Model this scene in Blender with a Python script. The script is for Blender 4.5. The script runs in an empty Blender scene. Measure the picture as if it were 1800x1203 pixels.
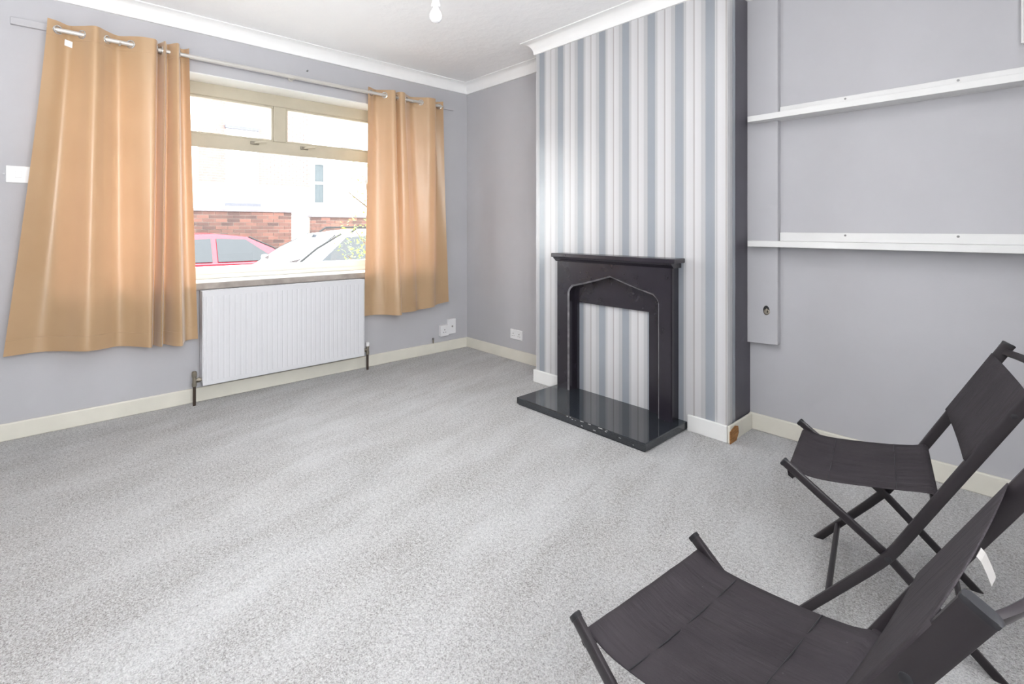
import bpy, bmesh, math, random
from mathutils import Vector, Matrix
random.seed(7)
PI = math.pi
sc = bpy.context.scene
COL = sc.collection

# ------------------------------------------------------------------ camera, world, lights, exposure
cam_d = bpy.data.cameras.new('camera'); cam = bpy.data.objects.new('camera', cam_d); COL.objects.link(cam)
cam.location = (3.6016, -2.7756, 1.0825)
cam.rotation_euler = (PI/2, 0, math.radians(47.1906))
cam_d.sensor_width = 36.0; cam_d.lens = 871.685/1800*36.0
cam_d.shift_y = -(601.5-400.68)/1800.0
cam_d.clip_start = 0.02; cam_d.clip_end = 200
sc.camera = cam

w = bpy.data.worlds.new('overcast_sky'); sc.world = w; w.use_nodes = True
bg = w.node_tree.nodes['Background']
bg.inputs[0].default_value = (0.95, 0.975, 1.0, 1); bg.inputs[1].default_value = 5.0

def area(name, loc, rot, sx, sy, power, col=(1, 1, 1), portal=False):
    d = bpy.data.lights.new(name, 'AREA'); d.shape = 'RECTANGLE'; d.size = sx; d.size_y = sy
    d.energy = power; d.color = col
    if portal: d.cycles.is_portal = True
    o = bpy.data.objects.new(name, d); COL.objects.link(o); o.location = loc; o.rotation_euler = rot
    return o
area('window_portal', (-0.22, -1.56, 1.42), (0, -PI/2, 0), 1.25, 2.30, 1, portal=True)
area('rear_fill', (4.20, -2.55, 1.50), (0, PI/2+math.radians(30), 0), 1.1, 1.3, 17, (1.0, 0.99, 0.98))  # unseen fill light added behind the camera
area('ceiling_fill', (2.55, -1.95, 2.36), (0, 0, 0), 1.3, 1.3, 4.0, (1.0, 0.99, 0.98))  # unseen overhead fill added to brighten the floor, no fitting there
area('room_fill', (1.9, -3.30, 1.35), (PI/2+math.radians(76), 0, 0), 2.2, 1.1, 9, (1.0, 0.99, 0.98))  # unseen fill added by the side wall, tilted at the ceiling
sc.view_settings.view_transform = 'Standard'; sc.view_settings.look = 'None'
sc.view_settings.gamma = 1; sc.view_settings.use_curve_mapping = False
sc.view_settings.exposure = 1.45

# ------------------------------------------------------------------ materials
def lin(c): return tuple(((v/255)/12.92 if v/255 <= .04045 else ((v/255+.055)/1.055)**2.4) for v in c)
class NT:
    def __init__(s, name):
        s.m = bpy.data.materials.new(name); s.m.use_nodes = True; s.t = s.m.node_tree
        s.b = s.t.nodes['Principled BSDF']; s.out = s.t.nodes['Material Output']
    def n(s, t, **k):
        nd = s.t.nodes.new(t)
        for a, v in k.items(): setattr(nd, a, v)
        return nd
    def l(s, a, b): s.t.links.new(a, b)
    def math(s, op, a, b=None, c=None):
        nd = s.n('ShaderNodeMath', operation=op)
        for i, v in enumerate((a, b, c)):
            if v is None: continue
            if isinstance(v, (int, float)): nd.inputs[i].default_value = v
            else: s.l(v, nd.inputs[i])
        return nd.outputs[0]
    def pos(s):
        g = s.n('ShaderNodeNewGeometry'); return g.outputs['Position']
    def obj(s):
        return s.n('ShaderNodeTexCoord').outputs['Object']
    def noise(s, vec, scale, detail=3, rough=.55):
        nd = s.n('ShaderNodeTexNoise'); nd.inputs['Scale'].default_value = scale
        nd.inputs['Detail'].default_value = detail; nd.inputs['Roughness'].default_value = rough
        s.l(vec, nd.inputs['Vector']); return nd.outputs['Fac']
    def ramp(s, fac, stops, interp='LINEAR'):
        r = s.n('ShaderNodeValToRGB'); r.color_ramp.interpolation = interp
        e = r.color_ramp.elements
        while len(e) < len(stops): e.new(0.5)
        for k, (p, c) in enumerate(stops):
            e[k].position = p; e[k].color = tuple(c)+(1,) if len(c) == 3 else c
        s.l(fac, r.inputs[0]); return r.outputs[0]
    def mix(s, fac, a, b, mode='MIX'):
        nd = s.n('ShaderNodeMix', data_type='RGBA', blend_type=mode)
        for sock, v in ((nd.inputs[0], fac), (nd.inputs[6], a), (nd.inputs[7], b)):
            if isinstance(v, (int, float)): sock.default_value = v
            elif isinstance(v, tuple): sock.default_value = v+(1,) if len(v) == 3 else v
            else: s.l(v, sock)
        return nd.outputs[2]
    def bump(s, h, strength=.2, dist=.01):
        nd = s.n('ShaderNodeBump'); nd.inputs['Strength'].default_value = strength; nd.inputs['Distance'].default_value = dist
        s.l(h, nd.inputs['Height']); s.l(nd.outputs[0], s.b.inputs['Normal'])
    def set(s, **k):
        for a, v in k.items():
            a = a.replace('_', ' ')
            if isinstance(v, tuple): s.b.inputs[a].default_value = v+(1,) if len(v) == 3 else v
            elif isinstance(v, (int, float)): s.b.inputs[a].default_value = v
            else: s.l(v, s.b.inputs[a])
        return s

def paint(name, col, rough=.6, var=.06, bump=.05, scale=6, spec=.35, metal=0, bscale=220):
    """plain painted / plastic / metal surface with faint blotches and relief"""
    m = NT(name); p = m.obj()
    f = m.noise(p, scale, 4)
    a = tuple(c*(1-var) for c in col); b = tuple(min(1, c*(1+var)) for c in col)
    m.set(Base_Color=m.ramp(f, [(.3, a), (.7, b)]), Roughness=rough, Metallic=metal)
    m.b.inputs['Specular IOR Level'].default_value = spec
    if bump: m.bump(m.noise(p, bscale, 2), bump, .002)
    return m.m

M = {}
# grey wall paint with scuffs
def wallpaint(name, col):
    m = NT(name); p = m.pos()
    big = m.noise(p, 1.3, 5, .6); small = m.noise(p, 9, 4)
    c = m.ramp(big, [(.3, tuple(v*.95 for v in col)), (.7, tuple(v*1.05 for v in col))])
    spots = m.noise(p, 17, 2)
    sp = m.ramp(spots, [(.80, (0, 0, 0)), (.86, (1, 1, 1))])
    c = m.mix(m.math('MULTIPLY', sp, .35), c, tuple(v*.7 for v in col))
    c = m.mix(m.math('MULTIPLY', m.ramp(small, [(.62, (0, 0, 0)), (.75, (1, 1, 1))]), .12), c, tuple(min(1, v*1.2) for v in col))
    m.set(Base_Color=c, Roughness=.62); m.b.inputs['Specular IOR Level'].default_value = .3
    m.bump(m.math('ADD', m.math('MULTIPLY', m.noise(p, 150, 3), .4), m.noise(p, 12, 3)), .12, .004)
    return m.m
M['wall'] = wallpaint('grey_wall_paint', (.487, .484, .508))
M['ceil'] = None
def ceiling_mat():
    m = NT('white_stippled_ceiling'); p = m.pos()
    v = m.n('ShaderNodeTexVoronoi'); v.inputs['Scale'].default_value = 14; m.l(p, v.inputs['Vector'])
    h = m.math('ADD', v.outputs['Distance'], m.noise(p, 40, 4))
    m.set(Base_Color=m.ramp(m.noise(p, 2, 4), [(.3, (.90, .90, .91)), (.7, (.93, .93, .935))]), Roughness=.9)
    m.b.inputs['Specular IOR Level'].default_value = .1
    m.bump(h, .22, .008); return m.m
M['ceil'] = ceiling_mat()
M['coving'] = paint('white_coving_paint', (.89, .89, .89), .6, .02, .03)
M['skirt'] = paint('cream_gloss_paint', (.73, .705, .625), .35, .05, .04, spec=.45)
M['skirt_white'] = paint('white_gloss_paint', (.76, .76, .75), .35, .03, .04, spec=.45)
M['white'] = paint('white_shelf_paint', (.74, .74, .735), .45, .03, .04)
M['radiator'] = paint('white_radiator_enamel', (.70, .70, .725), .35, .015, 0, spec=.5)
M['frame'] = paint('cream_window_frame', (.52, .475, .375), .4, .06, .03)
M['sill'] = paint('white_sill_paint', (.80, .79, .75), .4, .03, .03)
M['sill_edge'] = paint('shaded_sill_edge', (.36, .32, .29), .55, .2, .05, scale=14)  # backlit shade of the sill front put into its grey-brown
M['chrome'] = paint('chrome', (.75, .74, .72), .18, .02, 0, metal=1)
M['pole'] = paint('satin_metal_pole', (.62, .60, .57), .32, .03, 0, metal=.35)
M['valve'] = paint('tarnished_brass', (.30, .27, .22), .4, .15, .05, metal=.8)
M['pipe'] = paint('dark_copper_pipe', (.07, .05, .04), .45, .2, .05, metal=.4)
M['plastic'] = paint('white_plastic', (.78, .78, .79), .3, .02, 0, spec=.5)
M['dark'] = paint('dark_slot', (.03, .03, .03), .6, .1, 0)
M['steel'] = paint('screw_steel', (.25, .25, .25), .4, .1, 0, metal=.8)
M['raw_wood'] = None
def raw_wood():
    m = NT('broken_raw_wood'); p = m.pos()
    mp = m.n('ShaderNodeMapping'); mp.inputs['Scale'].default_value = (20, 20, 120); m.l(p, mp.inputs[0])
    m.set(Base_Color=m.ramp(m.noise(mp.outputs[0], 1, 4), [(.3, (.22, .09, .025)), (.7, (.45, .22, .07))]), Roughness=.7); return m.m
M['raw_wood'] = raw_wood()
def black_gloss(name, col, rough):
    m = NT(name); p = m.pos()
    f = m.noise(p, 5, 5, .65)
    c = m.ramp(f, [(.3, tuple(v*.85 for v in col)), (.72, tuple(v*1.2 for v in col))])
    dust = m.ramp(m.noise(p, 60, 4, .7), [(.66, (0, 0, 0)), (.78, (1, 1, 1))])
    c = m.mix(m.math('MULTIPLY', dust, .02), c, (.35, .33, .33))
    m.set(Base_Color=c, Roughness=m.ramp(m.noise(p, 9, 4), [(.3, (rough*.9,)*3), (.7, (rough*1.15,)*3)]))
    m.b.inputs['Specular IOR Level'].default_value = .6 if rough > .1 else 1.0
    m.bump(m.noise(p, 70, 3), .04 if rough > .1 else .01, .003); return m.m
M['black'] = black_gloss('black_gloss_paint', (.019, .016, .023), .22)
M['hearth'] = black_gloss('polished_black_hearth', (.018, .022, .028), .055)
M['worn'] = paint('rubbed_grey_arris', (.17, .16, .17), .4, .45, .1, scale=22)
M['chip'] = paint('chipped_pale_edge', (.45, .43, .42), .7, .2, .1, scale=30)

def wallpaper_mat():
    m = NT('striped_wallpaper'); p = m.pos()
    xyz = m.n('ShaderNodeSeparateXYZ'); m.l(p, xyz.inputs[0])
    s = m.math('ADD', xyz.outputs[0], m.math('ADD', xyz.outputs[1], .2805))     # length along front then round the corner
    t = m.math('FRACT', m.math('DIVIDE', m.math('SUBTRACT', s, 1.190-.1716*4), .1716))
    W = (.585, .58, .595); W2 = (.54, .535, .545); G = (.425, .425, .44); B = (.285, .31, .345); B2 = (.31, .325, .35); L = (.37, .35, .35)
    c = m.ramp(t, [(0, B2), (.05, B), (.22, B), (.285, B2), (.30, W2), (.325, G), (.36, G), (.37, W2), (.42, W), (.605, W2), (.62, L), (.65, L), (.662, W), (.85, W2), (.87, G), (.985, G)], 'LINEAR')
    cm = m.n('ShaderNodeCombineXYZ'); m.l(s, cm.inputs[0])
    fine = m.noise(cm.outputs[0], 420, 2)
    c = m.mix(.10, c, m.ramp(fine, [(.3, (.2, .2, .2)), (.7, (.9, .9, .9))]), 'OVERLAY')
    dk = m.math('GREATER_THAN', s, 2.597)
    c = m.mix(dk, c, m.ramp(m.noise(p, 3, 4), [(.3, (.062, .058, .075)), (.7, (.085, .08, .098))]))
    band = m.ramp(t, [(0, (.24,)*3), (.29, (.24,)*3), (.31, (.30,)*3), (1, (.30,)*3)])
    m.set(Base_Color=c, Roughness=m.mix(dk, band, (.5, .5, .5)))
    m.b.inputs['Specular IOR Level'].default_value = .75
    m.bump(m.math('ADD', m.noise(p, 260, 2), m.math('MULTIPLY', m.noise(p, 6, 3), 2.0)), .07, .003)
    return m.m
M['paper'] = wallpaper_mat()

def carpet_mat():
    m = NT('grey_pile_carpet'); p = m.pos()
    mp = m.n('ShaderNodeMapping'); mp.inputs['Scale'].default_value = (2.3, .75, 1); mr = m.n('ShaderNodeMapping'); mr.inputs['Rotation'].default_value = (0, 0, math.radians(-14)); m.l(p, mr.inputs[0]); m.l(mr.outputs[0], mp.inputs[0])
    mf = m.n('ShaderNodeMapping'); mf.inputs['Scale'].default_value = (15, 3.2, 1); m.l(mr.outputs[0], mf.inputs[0]); fine = m.noise(mf.outputs[0], 1, 4, .65)
    streak = m.noise(mp.outputs[0], 1.8, 5, .62); patch = m.noise(p, .9, 4, .6)
    grain = m.noise(p, 200, 2, .8); g2 = m.noise(p, 80, 4, .85)
    base = m.ramp(streak, [(.32, (.55, .54, .535)), (.5, (.66, .655, .66)), (.68, (.76, .76, .77))])
    base = m.mix(m.ramp(patch, [(.40, (0, 0, 0)), (.72, (.5, .5, .5))]), base, (.57, .545, .525))
    base = m.mix(m.ramp(fine, [(.52, (0, 0, 0)), (.72, (.42, .42, .42))]), base, (.50, .485, .475))
    base = m.mix(.85, base, m.ramp(grain, [(.30, (.10, .10, .10)), (.5, (.5, .5, .5)), (.70, (.92, .92, .92))]), 'OVERLAY')
    base = m.mix(.8, base, m.ramp(g2, [(.32, (.12, .12, .12)), (.68, (.86, .86, .86))]), 'OVERLAY')
    m.set(Base_Color=base, Roughness=.95); m.b.inputs['Specular IOR Level'].default_value = .08
    m.b.inputs['Sheen Weight'].default_value = .25
    m.bump(m.math('ADD', grain, g2), .9, .014); return m.m
M['carpet'] = carpet_mat()

def curtain_mat():
    m = NT('tan_woven_curtain'); p = m.pos()
    xyz = m.n('ShaderNodeSeparateXYZ'); m.l(p, xyz.inputs[0])
    col = m.ramp(m.noise(p, 3, 3), [(.3, (.52, .345, .185)), (.7, (.57, .385, .215))])
    m.set(Base_Color=col, Roughness=.36); m.b.inputs['Specular IOR Level'].default_value = .85
    m.b.inputs['Sheen Weight'].default_value = .5
    wv = m.n('ShaderNodeTexWave', wave_type='BANDS', bands_direction='Z'); wv.inputs['Scale'].default_value = 300; m.l(p, wv.inputs[0])
    m.bump(wv.outputs['Fac'], .05, .001)
    tr = m.n('ShaderNodeBsdfTranslucent'); tr.inputs[0].default_value = (.56, .28, .17, 1)
    mx = m.n('ShaderNodeMixShader'); mx.inputs[0].default_value = .19
    m.l(m.b.outputs[0], mx.inputs[1]); m.l(tr.outputs[0], mx.inputs[2]); m.l(mx.outputs[0], m.out.inputs[0])
    return m.m
M['curtain'] = curtain_mat()

def glass_mat(name, tint=(1, 1, 1), refl=1.0):
    m = NT(name)
    t = m.n('ShaderNodeBsdfTransparent'); t.inputs[0].default_value = tint+(1,)
    g = m.n('ShaderNodeBsdfGlossy'); g.inputs['Roughness'].default_value = .02
    f = m.n('ShaderNodeFresnel'); f.inputs[0].default_value = 1.45
    mx = m.n('ShaderNodeMixShader'); m.l(m.math('MULTIPLY', f.outputs[0], refl), mx.inputs[0])
    m.l(t.outputs[0], mx.inputs[1]); m.l(g.outputs[0], mx.inputs[2]); m.l(mx.outputs[0], m.out.inputs[0]); return m.m
M['glass'] = glass_mat('window_glass', (.97, .98, .975), .6)
M['bulb'] = paint('frosted_bulb_glass', (.74, .74, .76), .15, .01, 0)

def fabric_mat():
    m = NT('black_canvas'); p = m.obj()
    mp = m.n('ShaderNodeMapping'); mp.inputs['Scale'].default_value = (6, 38, 10); m.l(p, mp.inputs[0])
    wr = m.noise(mp.outputs[0], 1, 3)
    wv = m.n('ShaderNodeTexChecker'); wv.inputs['Scale'].default_value = 900; m.l(p, wv.inputs[0])
    lint = m.ramp(m.noise(p, 130, 1), [(.80, (0, 0, 0)), (.84, (1, 1, 1))])
    c = m.mix(m.math('MULTIPLY', lint, .25), m.ramp(m.noise(p, 14, 4), [(.3, (.030, .025, .030)), (.7, (.040, .034, .039))]), (.3, .3, .3))
    m.set(Base_Color=c, Roughness=.72); m.b.inputs['Specular IOR Level'].default_value = .3
    m.bump(m.math('ADD', m.math('MULTIPLY', wr, 1.0), m.math('MULTIPLY', wv.outputs[1], .02)), .8, .008); return m.m
M['canvas'] = fabric_mat()
M['tube'] = paint('black_powder_coat', (.022, .018, .021), .36, .12, .04, spec=.5, bscale=600)
M['cap'] = paint('black_plastic_cap', (.022, .022, .025), .45, .1, .02)
M['tag'] = paint('white_fabric_tag', (.42, .40, .39), .8, .04, .05)
# outdoors
M['render'] = paint('white_house_render', (.72, .72, .70), .9, .05, .1)
def brick_mat(name, a, b):
    m = NT(name); oi = m.n('ShaderNodeObjectInfo'); p = m.pos()
    f = m.math('ADD', m.math('MULTIPLY', oi.outputs['Random'], .6), m.math('MULTIPLY', m.noise(p, 5, 4), .5))
    m.set(Base_Color=m.ramp(f, [(.25, a), (.75, b)]), Roughness=.9); m.bump(m.noise(p, 90, 3), .4, .004); return m.m
M['brick'] = brick_mat('weathered_red_brick', (.050, .030, .026), (.125, .060, .045))
M['brick_pale'] = brick_mat('pale_red_brick', (.095, .060, .054), (.150, .105, .095))
M['mortar'] = paint('lime_mortar', (.20, .175, .155), .9, .1, .2)
M['coping'] = paint('grey_coping', (.13, .12, .125), .9, .15, .2)
M['slate'] = paint('grey_window_sill_stone', (.09, .09, .105), .8, .1, .1)
M['asphalt'] = paint('pale_bounce_road', (.32, .315, .30), .9, .1, .3)  # road colour raised to bounce light up to the ceiling
M['red_car'] = paint('red_car_paint', (.26, .008, .022), .15, .02, 0, spec=.6)
M['silver_car'] = paint('silver_car_paint', (.62, .63, .65), .2, .01, 0, spec=.6)
M['car_glass'] = paint('tinted_car_glass', (.02, .024, .028), .03, .05, 0, spec=.45)
M['tyre'] = paint('black_tyre', (.02, .02, .02), .8, .1, .1)
M['hub'] = paint('alloy_wheel', (.4, .4, .4), .3, .05, 0, metal=.7)
M['pane_dark'] = paint('dark_window_pane', (.045, .055, .06), .5, .1, 0)
M['pane_pale'] = paint('sky_reflecting_pane', (.45, .46, .46), .3, .05, 0)  # pale sky reflection painted into the glass colour
def leaf_mat():
    m = NT('bright_green_leaf'); m.set(Base_Color=m.ramp(m.noise(m.pos(), 9, 2), [(.3, (.09, .16, .03)), (.7, (.22, .30, .07))]), Roughness=.5)
    tr = m.n('ShaderNodeBsdfTranslucent'); tr.inputs[0].default_value = (.25, .36, .06, 1)
    mx = m.n('ShaderNodeMixShader'); mx.inputs[0].default_value = .3
    m.l(m.b.outputs[0], mx.inputs[1]); m.l(tr.outputs[0], mx.inputs[2]); m.l(mx.outputs[0], m.out.inputs[0]); return m.m
M['leaf'] = leaf_mat()
M['bark'] = paint('brown_bark', (.10, .07, .05), .9, .2, .3)

# ------------------------------------------------------------------ mesh helpers
BASE = {}
def thing(name, label, cat, loc, group=None, kind=None, rotz=0):
    o = bpy.data.objects.new(name, None); COL.objects.link(o); o.location = loc; o.empty_display_size = .05
    o.rotation_euler = (0, 0, rotz)
    if label: o['label'] = label
    if cat: o['category'] = cat
    if group: o['group'] = group
    if kind: o['kind'] = kind
    BASE[o] = Vector(loc); return o
def obj(name, bm, mat, parent=None, smooth=False, bevel=0, seg=2, local=False, solid=0, kind=None, angle=40):
    bmesh.ops.recalc_face_normals(bm, faces=bm.faces[:])
    base = Vector((0, 0, 0))
    if parent is not None:
        base = BASE.get(parent, Vector((0, 0, 0)))
        if not local: bmesh.ops.translate(bm, verts=bm.verts[:], vec=-base)
    me = bpy.data.meshes.new(name); bm.to_mesh(me); bm.free()
    o = bpy.data.objects.new(name, me); COL.objects.link(o)
    me.materials.append(M[mat] if isinstance(mat, str) else mat)
    if parent is not None: o.parent = parent
    BASE[o] = base
    if smooth:
        for f in me.polygons: f.use_smooth = True
        if angle < 180 and hasattr(me, 'set_sharp_from_angle'): me.set_sharp_from_angle(angle=math.radians(angle))
    if solid:
        md = o.modifiers.new('thickness', 'SOLIDIFY'); md.thickness = solid; md.offset = 0
    if bevel:
        md = o.modifiers.new('edge', 'BEVEL'); md.width = bevel; md.segments = seg; md.limit_method = 'ANGLE'; md.angle_limit = math.radians(50)
    if kind: o['kind'] = kind
    return o
def struct(name, bm, mat, **k):
    o = obj(name, bm, mat, **k); o['kind'] = 'structure'; return o
def tag(o, label, cat, group=None, kind=None):
    o['label'] = label; o['category'] = cat
    if group: o['group'] = group
    if kind: o['kind'] = kind
    return o
def box(bm, x0, x1, y0, y1, z0, z1):
    vs = [bm.verts.new((x, y, z)) for x in (x0, x1) for y in (y0, y1) for z in (z0, z1)]
    for f in ((0, 1, 3, 2), (4, 6, 7, 5), (0, 4, 5, 1), (2, 3, 7, 6), (0, 2, 6, 4), (1, 5, 7, 3)):
        bm.faces.new([vs[i] for i in f])
    return bm
def boxes(*bs):
    bm = bmesh.new()
    for b in bs: box(bm, *b)
    return bm
def prism(bm, pts, vec):
    """closed polygon of 3D points swept along vec"""
    a = [bm.verts.new(p) for p in pts]; b = [bm.verts.new(Vector(p)+Vector(vec)) for p in pts]
    n = len(pts)
    bm.faces.new(a); bm.faces.new(b[::-1])
    for i in range(n): bm.faces.new((a[i], a[(i+1) % n], b[(i+1) % n], b[i]))
    return bm
def tube(bm, pts, r, n=12, cap=True):
    pts = [Vector(p) for p in pts]; rings = []
    rr = r if isinstance(r, (list, tuple)) else [r]*len(pts)
    up = None
    for i, p in enumerate(pts):
        t = (pts[min(i+1, len(pts)-1)]-pts[max(i-1, 0)]).normalized()
        if up is None: up = Vector((0, 0, 1)) if abs(t.z) < .9 else Vector((1, 0, 0))
        a = t.cross(up).normalized(); b = a.cross(t).normalized(); up = b
        rings.append([bm.verts.new(p+a*math.cos(2*PI*k/n)*rr[i]+b*math.sin(2*PI*k/n)*rr[i]) for k in range(n)])
    for i in range(len(rings)-1):
        for k in range(n): bm.faces.new((rings[i][k], rings[i][(k+1) % n], rings[i+1][(k+1) % n], rings[i+1][k]))
    if cap: bm.faces.new(rings[0][::-1]); bm.faces.new(rings[-1])
    return bm
def lathe(bm, c, axis, prof, n=20):
    """prof = [(dist along axis, radius)]"""
    axis = Vector(axis).normalized(); up = Vector((0, 0, 1)) if abs(axis.z) < .9 else Vector((1, 0, 0))
    a = axis.cross(up).normalized(); b = axis.cross(a); c = Vector(c); rings = []
    for d, r in prof:
        rings.append([bm.verts.new(c+axis*d+(a*math.cos(2*PI*k/n)+b*math.sin(2*PI*k/n))*max(r, 1e-4)) for k in range(n)])
    for i in range(len(rings)-1):
        for k in range(n): bm.faces.new((rings[i][k], rings[i][(k+1) % n], rings[i+1][(k+1) % n], rings[i+1][k]))
    bm.faces.new(rings[0][::-1]); bm.faces.new(rings[-1]); return bm
def torus(bm, c, axis, R, r, n=24, k=8):
    axis = Vector(axis).normalized(); up = Vector((0, 0, 1)) if abs(axis.z) < .9 else Vector((1, 0, 0))
    a = axis.cross(up).normalized(); b = axis.cross(a); c = Vector(c); rings = []
    for i in range(n):
        d = a*math.cos(2*PI*i/n)+b*math.sin(2*PI*i/n)
        rings.append([bm.verts.new(c+d*(R+r*math.cos(2*PI*j/k))+axis*r*math.sin(2*PI*j/k)) for j in range(k)])
    for i in range(n):
        for j in range(k): bm.faces.new((rings[i][j], rings[(i+1) % n][j], rings[(i+1) % n][(j+1) % k], rings[i][(j+1) % k]))
    return bm
def catmull(P, n):
    out = []; m = len(P)
    for i in range(m-1):
        p0 = P[max(i-1, 0)]; p1 = P[i]; p2 = P[i+1]; p3 = P[min(i+2, m-1)]
        for j in range(n):
            t = j/n
            out.append(tuple(.5*((2*p1[k])+(-p0[k]+p2[k])*t+(2*p0[k]-5*p1[k]+4*p2[k]-p3[k])*t*t+(-p0[k]+3*p1[k]-3*p2[k]+p3[k])*t**3) for k in range(len(p1))))
    out.append(tuple(P[-1])); return out

# ------------------------------------------------------------------ room shell
CZ = 2.38; RX = 4.30; RY = -3.45; WT = .28
B0, B1, BD = 1.1594, 2.5058, .2805
struct('floor', boxes((-.02, RX+.1, RY-.1, .02, -.10, 0)), 'carpet')
struct('ceiling', boxes((-WT, RX+.1, RY-.1, .1, CZ, CZ+.1)), 'ceil')
# window wall (x = 0) with the opening
OY0, OY1, OZ0, OZ1 = -2.74, -.40, .70, 2.052
struct('wall_window', boxes((-WT, 0, RY-.1, OY0, 0, CZ), (-WT, 0, OY1, .1, 0, CZ), (-WT, 0, OY0, OY1, 0, OZ0), (-WT, 0, OY0, OY1, OZ1, CZ)), 'wall')
struct('wall_fireplace', boxes((-WT, RX+.1, 0, .1, -.05, CZ)), 'wall')
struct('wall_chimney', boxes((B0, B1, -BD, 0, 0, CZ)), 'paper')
# rear wall and side wall (out of frame; the rear one is open for the added window)
struct('wall_rear', boxes((RX, RX+.1, RY-.1, .1, 0, .90), (RX, RX+.1, RY-.1, .1, 2.12, CZ), (RX, RX+.1, RY-.1, -3.25, .9, 2.12), (RX, RX+.1, -1.85, .1, .9, 2.12)), 'wall')
struct('wall_side', boxes((-WT, RX+.1, RY-.1, RY, 0, CZ)), 'wall')

# coving: quarter-hollow strip round the ceiling
CV = .082
def cove(name, path):
    prof = [(0, 0)] + [(0, -.0), ]
    prof = [(0.0, -CV), (.012, -CV), (.014, -CV+.006)]
    for k in range(0, 9):
        a = PI/2*k/8
        prof.append((.014+(CV-.020)*(1-math.cos(a)), -CV+.006+(CV-.012)*math.sin(a)))
    prof += [(CV, -.006), (CV, 0), (0, 0)]
    bm = bmesh.new(); rings = []
    n = len(path)
    for i in range(n):
        p = Vector(path[i])
        d0 = (Vector(path[i])-Vector(path[i-1])).normalized() if i else None
        d1 = (Vector(path[i+1])-Vector(path[i])).normalized() if i < n-1 else None
        nrm = []
        for d in (d0, d1):
            if d is not None: nrm.append(Vector((d.y, -d.x)))      # room is to the right of travel
        if len(nrm) == 2:
            m = (nrm[0]+nrm[1]); m = m/(m.dot(nrm[0]))
        else: m = nrm[0]
        rings.append([bm.verts.new((p.x+m.x*q, p.y+m.y*q, CZ+z)) for q, z in prof])
    k = len(prof)
    for i in range(n-1):
        for j in range(k): bm.faces.new((rings[i][j], rings[i][(j+1) % k], rings[i+1][(j+1) % k], rings[i+1][j]))
    bm.faces.new(rings[0]); bm.faces.new(rings[-1][::-1])
    struct(name, bm, 'coving', smooth=True, angle=35)
cove('trim_1', [(0, RY), (0, 0), (B0, 0), (B0, -BD), (B1, -BD), (B1, 0), (RX, 0)])

# skirting boards
def skirt(name, x0, x1, y0, y1, mat='skirt', h=.088):
    return struct(name, boxes((x0, x1, y0, y1, 0, h)), mat, bevel=.005)
ST = .016
skirt('baseboard_window', 0, ST, RY, 0)
skirt('baseboard_alcove', 0, B0, -ST, 0)
skirt('baseboard_chimney', B0-.016, 1.385, -BD-ST, -BD, 'skirt_white')
skirt('baseboard_hearth_side', 2.297, B1+.004, -BD-ST, -BD, 'skirt_white')
skirt('baseboard_left_return', B0-ST, B0, -BD, -ST, 'skirt_white')
rs = skirt('baseboard_return', B1+.0045, B1+ST+.002, -BD-ST+.004, -ST)
bm = bmesh.new()
sec = [(-BD-ST+.002, 0), (-BD+.060, .0), (-BD+.088, .034), (-BD+.080, .068), (-BD+.045, .078), (-BD+.010, .070), (-BD-ST+.002, .060)]
prism(bm, [(B1+ST+.001, y, z) for y, z in sec], (.0035, 0, 0))
obj('broken_end', bm, 'raw_wood', rs)
skirt('baseboard_right', B1, RX, -ST, 0)
skirt('baseboard_side', 0, RX, RY, RY+ST)
skirt('baseboard_rear', RX-ST, RX, RY, 0)

# painted batten over the window, fixing for the curtain pole
struct('trim_2', boxes((0, .02, -2.934, -.16, 2.122, 2.158)), 'wall', bevel=.002)

# ------------------------------------------------------------------ window
win = thing('window_1', None, None, (-.2, -1.56, .74), kind='structure')
FX0, FX1 = -.25, -.20
obj('frame', boxes((FX0, FX1, OY0, OY1, 1.962, OZ1), (FX0, FX1, OY0, OY0+.06, .822, 1.962), (FX0, FX1, OY1-.06, OY1, .822, 1.962)), 'frame', win, bevel=.006)
obj('bottom_rail', boxes((FX0, FX1, OY0, OY1, .74, .822), (FX1, FX1+.012, OY0+.004, OY1-.004, .742, .772)), 'sill', win, bevel=.004)  # bright glare on this rail painted in as white, unlike the frame
obj('transom', boxes((FX0, FX1+.004, OY0+.06, OY1-.06, 1.622, 1.706)), 'frame', win, bevel=.006)
obj('mullion', boxes((FX0, FX1+.002, -1.603, -1.517, 1.706, 1.962)), 'frame', win, bevel=.006)
for y0, y1 in ((OY0+.06, -1.603), (-1.517, OY1-.06)):          # opening lights: slim sash round each top pane
    s_ = obj('sash', boxes((FX0+.005, FX1-.006, y0, y1, 1.948, 1.962), (FX0+.005, FX1-.006, y0, y1, 1.706, 1.72), (FX0+.005, FX1-.006, y0, y0+.014, 1.72, 1.948), (FX0+.005, FX1-.006, y1-.014, y1, 1.72, 1.948)), 'frame', win, bevel=.003)
    obj('pane', boxes((-.228, -.222, y0+.012, y1-.012, 1.718, 1.95)), 'glass', s_)
obj('pane', boxes((-.228, -.222, OY0+.055, OY1-.055, .815, 1.627)), 'glass', win)
obj('glazing_bead', boxes((FX1, FX1+.008, OY0+.06, OY1-.06, 1.616, 1.628)), 'frame', win, bevel=.002)
for y in (-1.732, -1.389):
    bm = bmesh.new(); box(bm, FX1+.004, FX1+.018, y-.028, y+.028, 1.668, 1.692)
    h = obj('handle', bm, 'valve', win, bevel=.003)
    bm = bmesh.new(); tube(bm, [(FX1+.015, y, 1.68), (FX1+.034, y, 1.68), (FX1+.036, y+.02, 1.682), (FX1+.036, y+.07, 1.688)], .006, 8)
    obj('lever', bm, 'frame', h, smooth=True)
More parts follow.
